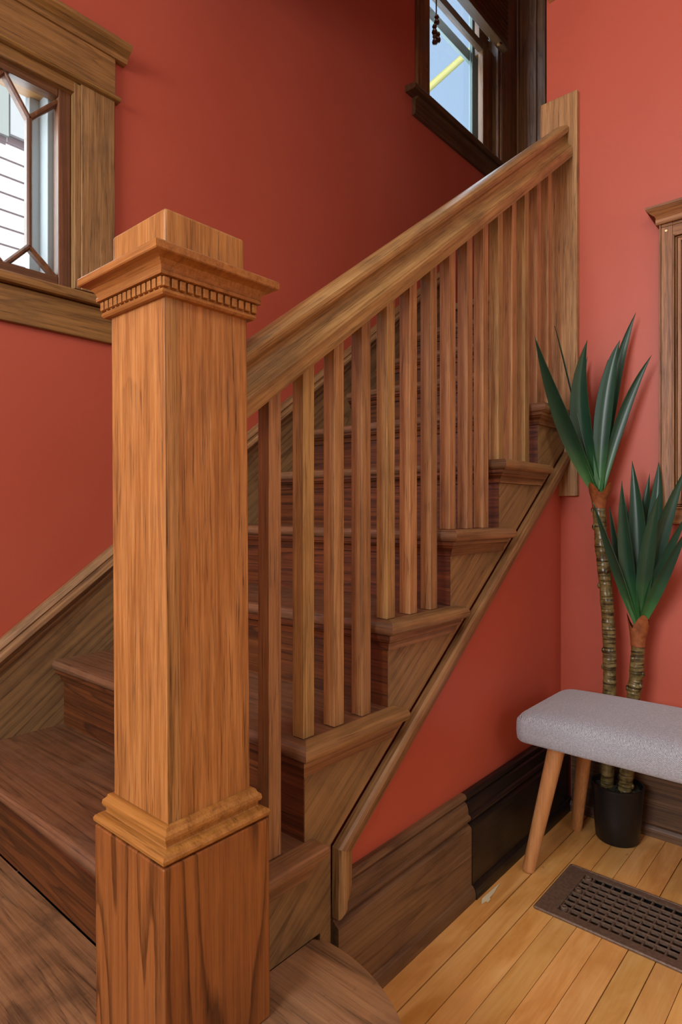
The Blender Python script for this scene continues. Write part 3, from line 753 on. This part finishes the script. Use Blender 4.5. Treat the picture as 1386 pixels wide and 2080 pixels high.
# ------------------------------------------------------------------ bench
bn = thing('bench', 'grey herringbone upholstered bench on round splayed beech legs', 'bench', (1.755, .24, 0))
bx0, bx1, by0, by1 = 1.580, 1.932, -.27, .762
bm = bmesh.new(); nxs, nys = 22, 60
zbot, zside, zcrown = .368, .428, .462
def seat_top(u, v):       # u,v in 0..1
    e = lambda t: (1 - abs(2 * t - 1) ** 4)
    ed = min(1, min(u, 1 - u) * (bx1 - bx0) / .055); ev = min(1, min(v, 1 - v) * (by1 - by0) / .055)
    f = lambda t: math.sqrt(max(0, 1 - (1 - t) ** 2))
    return zside + (zcrown - zside) * (.62 * f(ed) * f(ev) + .38 * e(u) * e(v))
def inset(u, v):          # rounded plan corners
    x = bx0 + (bx1 - bx0) * u; y = by0 + (by1 - by0) * v; r = .03
    cx_ = min(max(x, bx0 + r), bx1 - r); cy_ = min(max(y, by0 + r), by1 - r)
    dx, dy = x - cx_, y - cy_; m = max(abs(dx), abs(dy))
    if dx and dy:
        l = math.hypot(dx, dy); k = m / l; return cx_ + dx * k, cy_ + dy * k
    return x, y
def spaced(n): return [(.5 - .5 * math.cos(math.pi * i / n)) * .5 + .5 * i / n for i in range(n + 1)]
us, vs = spaced(nxs), spaced(nys)
top = [[bm.verts.new((*inset(u, v), seat_top(u, v))) for v in vs] for u in us]
for i in range(nxs):
    for j in range(nys): bm.faces.new((top[i][j], top[i + 1][j], top[i + 1][j + 1], top[i][j + 1]))
loop = [top[i][0] for i in range(nxs + 1)] + [top[nxs][j] for j in range(1, nys + 1)] + [top[i][nys] for i in range(nxs - 1, -1, -1)] + [top[0][j] for j in range(nys - 1, 0, -1)]
prev = loop
for ins, z in ((-.0015, .418), (-.002, .395), (0, .376), (.004, .370), (.012, zbot)):
    cxm, cym = (bx0 + bx1) / 2, (by0 + by1) / 2
    ring = []
    for v in loop:
        sx = 1 - ins / ((bx1 - bx0) / 2); sy = 1 - ins / ((by1 - by0) / 2)
        ring.append(bm.verts.new((cxm + (v.co.x - cxm) * sx, cym + (v.co.y - cym) * sy, z)))
    for k in range(len(loop)):
        bm.faces.new((prev[k], prev[(k + 1) % len(loop)], ring[(k + 1) % len(loop)], ring[k]))
    prev = ring
bm.faces.new(prev)
obj('seat', bm, M['fabric'], bn, angle=70)
def leg(foot, topp):
    f, t = Vector(foot), Vector(topp); d = t - f
    pts = [f, f + d * .008, f + d * .02] + [f + d * k for k in (.2, .4, .6, .8, 1.)]
    rr_ = [.0125, .0155, .0168] + [.0168 + .0065 * k for k in (.2, .4, .6, .8, 1.)]
    return tube(pts, rr_, 24)
legs = [((1.628, .742, 0), (1.668, .672, .369)), ((1.944, .727, 0), (1.895, .672, .369)), ((1.628, -.25, 0), (1.668, -.18, .369)), ((1.944, -.235, 0), (1.895, -.18, .369))]
for f, t in legs: obj('leg', leg(f, t), M['beech'], bn, angle=60)

# ------------------------------------------------------------------ potted yucca
pl = thing('potted_yucca', 'artificial yucca with two ringed trunks in a black pot behind the bench', 'plant', (1.972, .612, 0))
PX, PY = 1.972, .612
obj('pot', lathe([(.0, .001), (.058, .001), (.062, .006), (.068, .08), (.0735, .158), (.0745, .162), (.0745, .168), (.071, .169), (.069, .160), (.066, .14), (0.0, .14)], PX, PY, 48, cap=False), M['black'], pl, angle=50)
bm = bmesh.new(); rnd = random.Random(3); rows = []
for r_ in range(9):
    rad = .0685 * r_ / 8
    rows.append([bm.verts.new((PX + rad * math.cos(a), PY + rad * math.sin(a), .150 + rnd.uniform(-.003, .006) + .006 * (1 - r_ / 8))) for a in [2 * math.pi * k / 40 for k in range(40)]])
for a, b in zip(rows, rows[1:]):
    for k in range(40): bm.faces.new((a[k], a[(k + 1) % 40], b[(k + 1) % 40], b[k]))
bmesh.ops.remove_doubles(bm, verts=bm.verts, dist=.0004)
obj('moss', bm, M['soil'], pl, angle=10)

def smooth_path(P, n):
    P = [Vector(p) for p in P]; out = []
    for k in range(n + 1):
        t = k / n * (len(P) - 1); i = min(int(t), len(P) - 2); f = t - i
        p0, p1, p2, p3 = P[max(i - 1, 0)], P[i], P[i + 1], P[min(i + 2, len(P) - 1)]
        out.append(.5 * ((2 * p1) + (p2 - p0) * f + (2 * p0 - 5 * p1 + 4 * p2 - p3) * f * f + (3 * p1 - p0 - 3 * p2 + p3) * f ** 3))
    return out
def trunk(path, r0, r1, seed):
    rnd = random.Random(seed)
    length = sum((Vector(a) - Vector(b)).length for a, b in zip(path, path[1:]))
    n = int(length / .0035); pts = smooth_path(path, n)
    rads = []; nxt = 0; gap = .02
    zs = [0]
    while zs[-1] < length: zs.append(zs[-1] + rnd.uniform(.017, .034))
    for k in range(n + 1):
        s_ = length * k / n; d = min(abs(s_ - z) for z in zs)
        base = r0 + (r1 - r0) * k / n
        rads.append(base + .0013 * math.exp(-(d / .0028) ** 2) + .0007 * math.sin(s_ * 70))
    bm = tube(pts, rads, 22)
    # tilt each ring a little and push out leaf scars
    for z in zs[1:-1:2]:
        k = int(z / length * n); p = pts[min(k, n)]; a = rnd.uniform(0, 6.28)
        c = Vector((p.x + r0 * .92 * math.cos(a), p.y + r0 * .92 * math.sin(a), p.z))
        mt = Matrix.Translation(c) @ Matrix.Diagonal((.0065, .0065, .009, 1))
        bmesh.ops.create_uvsphere(bm, u_segments=10, v_segments=8, radius=1, matrix=mt)
    for v in bm.verts:
        v.co.z += .0022 * math.sin(2 * math.atan2(v.co.y - path[0][1], v.co.x - path[0][0]) + v.co.z * 30)
    return bm
T1 = [(1.965, .640, .135), (1.968, .639, .25), (1.975, .636, .448), (1.98, .639, .599), (1.98, .648, .75), (1.98, .662, .886), (1.98, .670, 1.020)]
T2 = [(1.965, .590, .135), (1.968, .583, .22), (1.975, .567, .438), (1.98, .561, .495), (1.98, .555, .600)]
tk1 = obj('trunk', trunk(T1, .0195, .0185, 5), M['trunk'], pl, angle=60)
tk2 = obj('trunk', trunk(T2, .0195, .0190, 9), M['trunk'], pl, angle=60)

def leaf(base, mid, tip, wmax, twist=0., fold=.25, wbase=.42):
    b, m_, t = Vector(base), Vector(mid), Vector(tip)
    c = 2 * m_ - (b + t) / 2
    n = 18; bm = bmesh.new(); rows = []
    view = Vector((-1, 0, 0))
    for k in range(n + 1):
        f = k / n
        p = (1 - f) ** 2 * b + 2 * f * (1 - f) * c + f * f * t
        d = (2 * (1 - f) * (c - b) + 2 * f * (t - c)).normalized()
        nrm = (view - d * view.dot(d)).normalized()
        nrm = Matrix.Rotation(twist, 3, d) @ nrm
        side = d.cross(nrm)
        if f < .42: wv = wbase + (1 - wbase) * math.sin(f / .42 * math.pi / 2)
        else: wv = max(0.0, 1 - ((f - .42) / .58) ** 1.7)
        wv *= wmax * .56
        if k == n: wv = .0003
        rows.append([bm.verts.new(p + side * wv * u + nrm * (fold * wv * (u * u - .5))) for u in (-1, -.55, -.12, 0, .12, .55, 1)])
    for a, q in zip(rows, rows[1:]):
        for i in range(6): bm.faces.new((a[i], a[i + 1], q[i + 1], q[i]))
    return bm
def add_leaf(parent, base, mid, tip, wmax, twist=0, fold=.3, wbase=.42):
    o = obj('leaf', leaf(base, mid, tip, wmax, twist, fold, wbase), M['leaf'], parent, angle=80, origin=base)
    s_ = o.modifiers.new('thickness', 'SOLIDIFY'); s_.thickness = .0016
    return o
c1 = (1.982, .672, 1.05)
for mid, tip, wm, tw, fo in (
        ((1.875, .741, 1.276), (1.690, .750, 1.496), .052, -.2, .35),
        ((1.885, .765, 1.335), (1.765, .754, 1.424), .040, -.5, .3),
        ((1.94, .713, 1.300), (1.90, .677, 1.514), .056, .1, .45),
        ((1.97, .648, 1.335), (1.98, .607, 1.518), .046, .25, .35),
        ((2.02, .640, 1.375), (2.045, .580, 1.612), .034, .5, .4),
        ((2.00, .605, 1.290), (2.03, .531, 1.469), .030, .55, .5),
        ((2.04, .682, 1.300), (2.05, .665, 1.480), .040, .3, .4),
        ((2.03, .738, 1.300), (2.045, .728, 1.500), .034, -.2, .3),
        ((1.925, .748, 1.430), (1.845, .755, 1.560), .016, -1.0, .2)):
    add_leaf(tk1, (c1[0] + random.uniform(-.008, .008), c1[1] + (tip[1] - c1[1]) * .06, c1[2]), mid, tip, wm, tw, fo)
c2 = (1.978, .553, .655)
for mid, tip, wm, tw, fo in (
        ((1.93, .605, .835), (1.87, .650, 1.026), .034, -.5, .35),
        ((1.99, .612, .845), (2.02, .650, 1.012), .028, -.4, .3),
        ((1.94, .577, .870), (1.90, .577, 1.085), .042, -.2, .4),
        ((1.98, .555, .905), (1.99, .575, 1.148), .050, 0, .4),
        ((1.93, .517, .868), (1.89, .475, 1.046), .040, .2, .4),
        ((1.985, .500, .900), (1.98, .425, 1.125), .042, .4, .4),
        ((1.93, .478, .800), (1.85, .390, .960), .032, .6, .3),
        ((1.95, .490, .820), (1.90, .395, 1.010), .028, .5, .3),
        ((2.03, .525, .950), (2.045, .515, 1.145), .040, .2, .4),
        ((2.03, .555, .920), (2.045, .540, 1.110), .034, -.2, .4),
        ((2.02, .590, .890), (2.04, .622, 1.065), .034, -.3, .4)):
    add_leaf(tk2, (c2[0] + random.uniform(-.008, .008), c2[1] + (tip[1] - c2[1]) * .05, c2[2]), mid, tip, wm, tw, fo)
def sheath(cx, cy, z0, z1, r0, r1, seed, lean_y=0.):
    rnd = random.Random(seed); n = 26; bm = bmesh.new(); rows = []
    tops = [(.55 + .45 * abs(math.sin(1.5 * 2 * math.pi * k / n + seed))) for k in range(n)]
    for f in (0, .2, .4, .6, .8, 1.):
        rows.append([bm.verts.new((cx + (r0 + (r1 - r0) * f ** 1.4) * math.cos(2 * math.pi * k / n), cy + lean_y * f + (r0 + (r1 - r0) * f ** 1.4) * math.sin(2 * math.pi * k / n), z0 + (z1 - z0) * f * tops[k])) for k in range(n)])
    for a, b in zip(rows, rows[1:]):
        for k in range(n): bm.faces.new((a[k], a[(k + 1) % n], b[(k + 1) % n], b[k]))
    return bm
s1 = obj('sheath', sheath(1.98, .670, 1.005, 1.085, .0195, .034, 1, -.004), M['sheath'], tk1, angle=60)
s2 = obj('sheath', sheath(1.979, .5555, .592, .690, .0200, .031, 2, 0), M['sheath'], tk2, angle=60)

# ------------------------------------------------------------------ peeled paint on the floor
def flake(pts, z, name, label):
    bm = bmesh.new(); rnd = random.Random(len(pts))
    vs_ = [bm.verts.new((x, y, z + rnd.uniform(0.0006, .004))) for x, y in pts]; bm.faces.new(vs_)
    r_ = bmesh.ops.extrude_face_region(bm, geom=list(bm.faces)); 
    for e in r_['geom']:
        if isinstance(e, bmesh.types.BMVert): e.co.z += .0009
    bmesh.ops.triangulate(bm, faces=bm.faces)
    tag(obj(name, bm, M['flake']), label, 'paint chip')
flake([(1.432, .776), (1.470, .775), (1.520, .772), (1.474, .765), (1.446, .762), (1.440, .757), (1.424, .757), (1.430, .764), (1.410, .766), (1.418, .771)], .0002, 'paint_flake', 'jagged cream paint chip on the floor by the baseboard joint')
flake([(1.690, .772), (1.722, .771), (1.735, .766), (1.712, .764), (1.716, .758), (1.704, .763), (1.688, .764)], .0002, 'paint_flake', 'small cream paint chip on the floor behind the front bench leg')

# ------------------------------------------------------------------ outdoors
nh = thing('neighbouring_house', 'white clapboard house wall seen through the small left window', 'house', (1.2, 4.5, 0))
bm = bmesh.new(); z = 0.0
while z < 5.4:
    prism([(4.50, z), (4.487, z), (4.496, z + .118), (4.50, z + .118)], 'X', -4.5, 4.2, bm); z += .117
obj('siding', bm, M['siding'], nh)
obj('house_wall', B(-4.5, 4.2, 4.5, 7.5, 0, 5.5), M['siding'], nh)
sh = obj('shutter', B(.9, 1.664, 4.455, 4.477, 3.53, 4.5), M['shutter'], nh, bevel=.004)
obj('corner_trim', B(1.67, 1.97, 4.45, 4.476, 3.55, 4.6), M['siding_trim'], nh, bevel=.004)
tag(obj('guy_wire_guard', tube([(2.957, 3.9, 2.785), (5.957, 3.9, 5.819), (6.807, 3.9, 6.679), (9.0, 3.9, 8.90)], .040, 14), M['yellow']), 'yellow slanting pole outside the high stair window', 'pole')
struct(obj('ground', B(-12, 14, 1.98, 20, -.6, -.5), M['ground']))
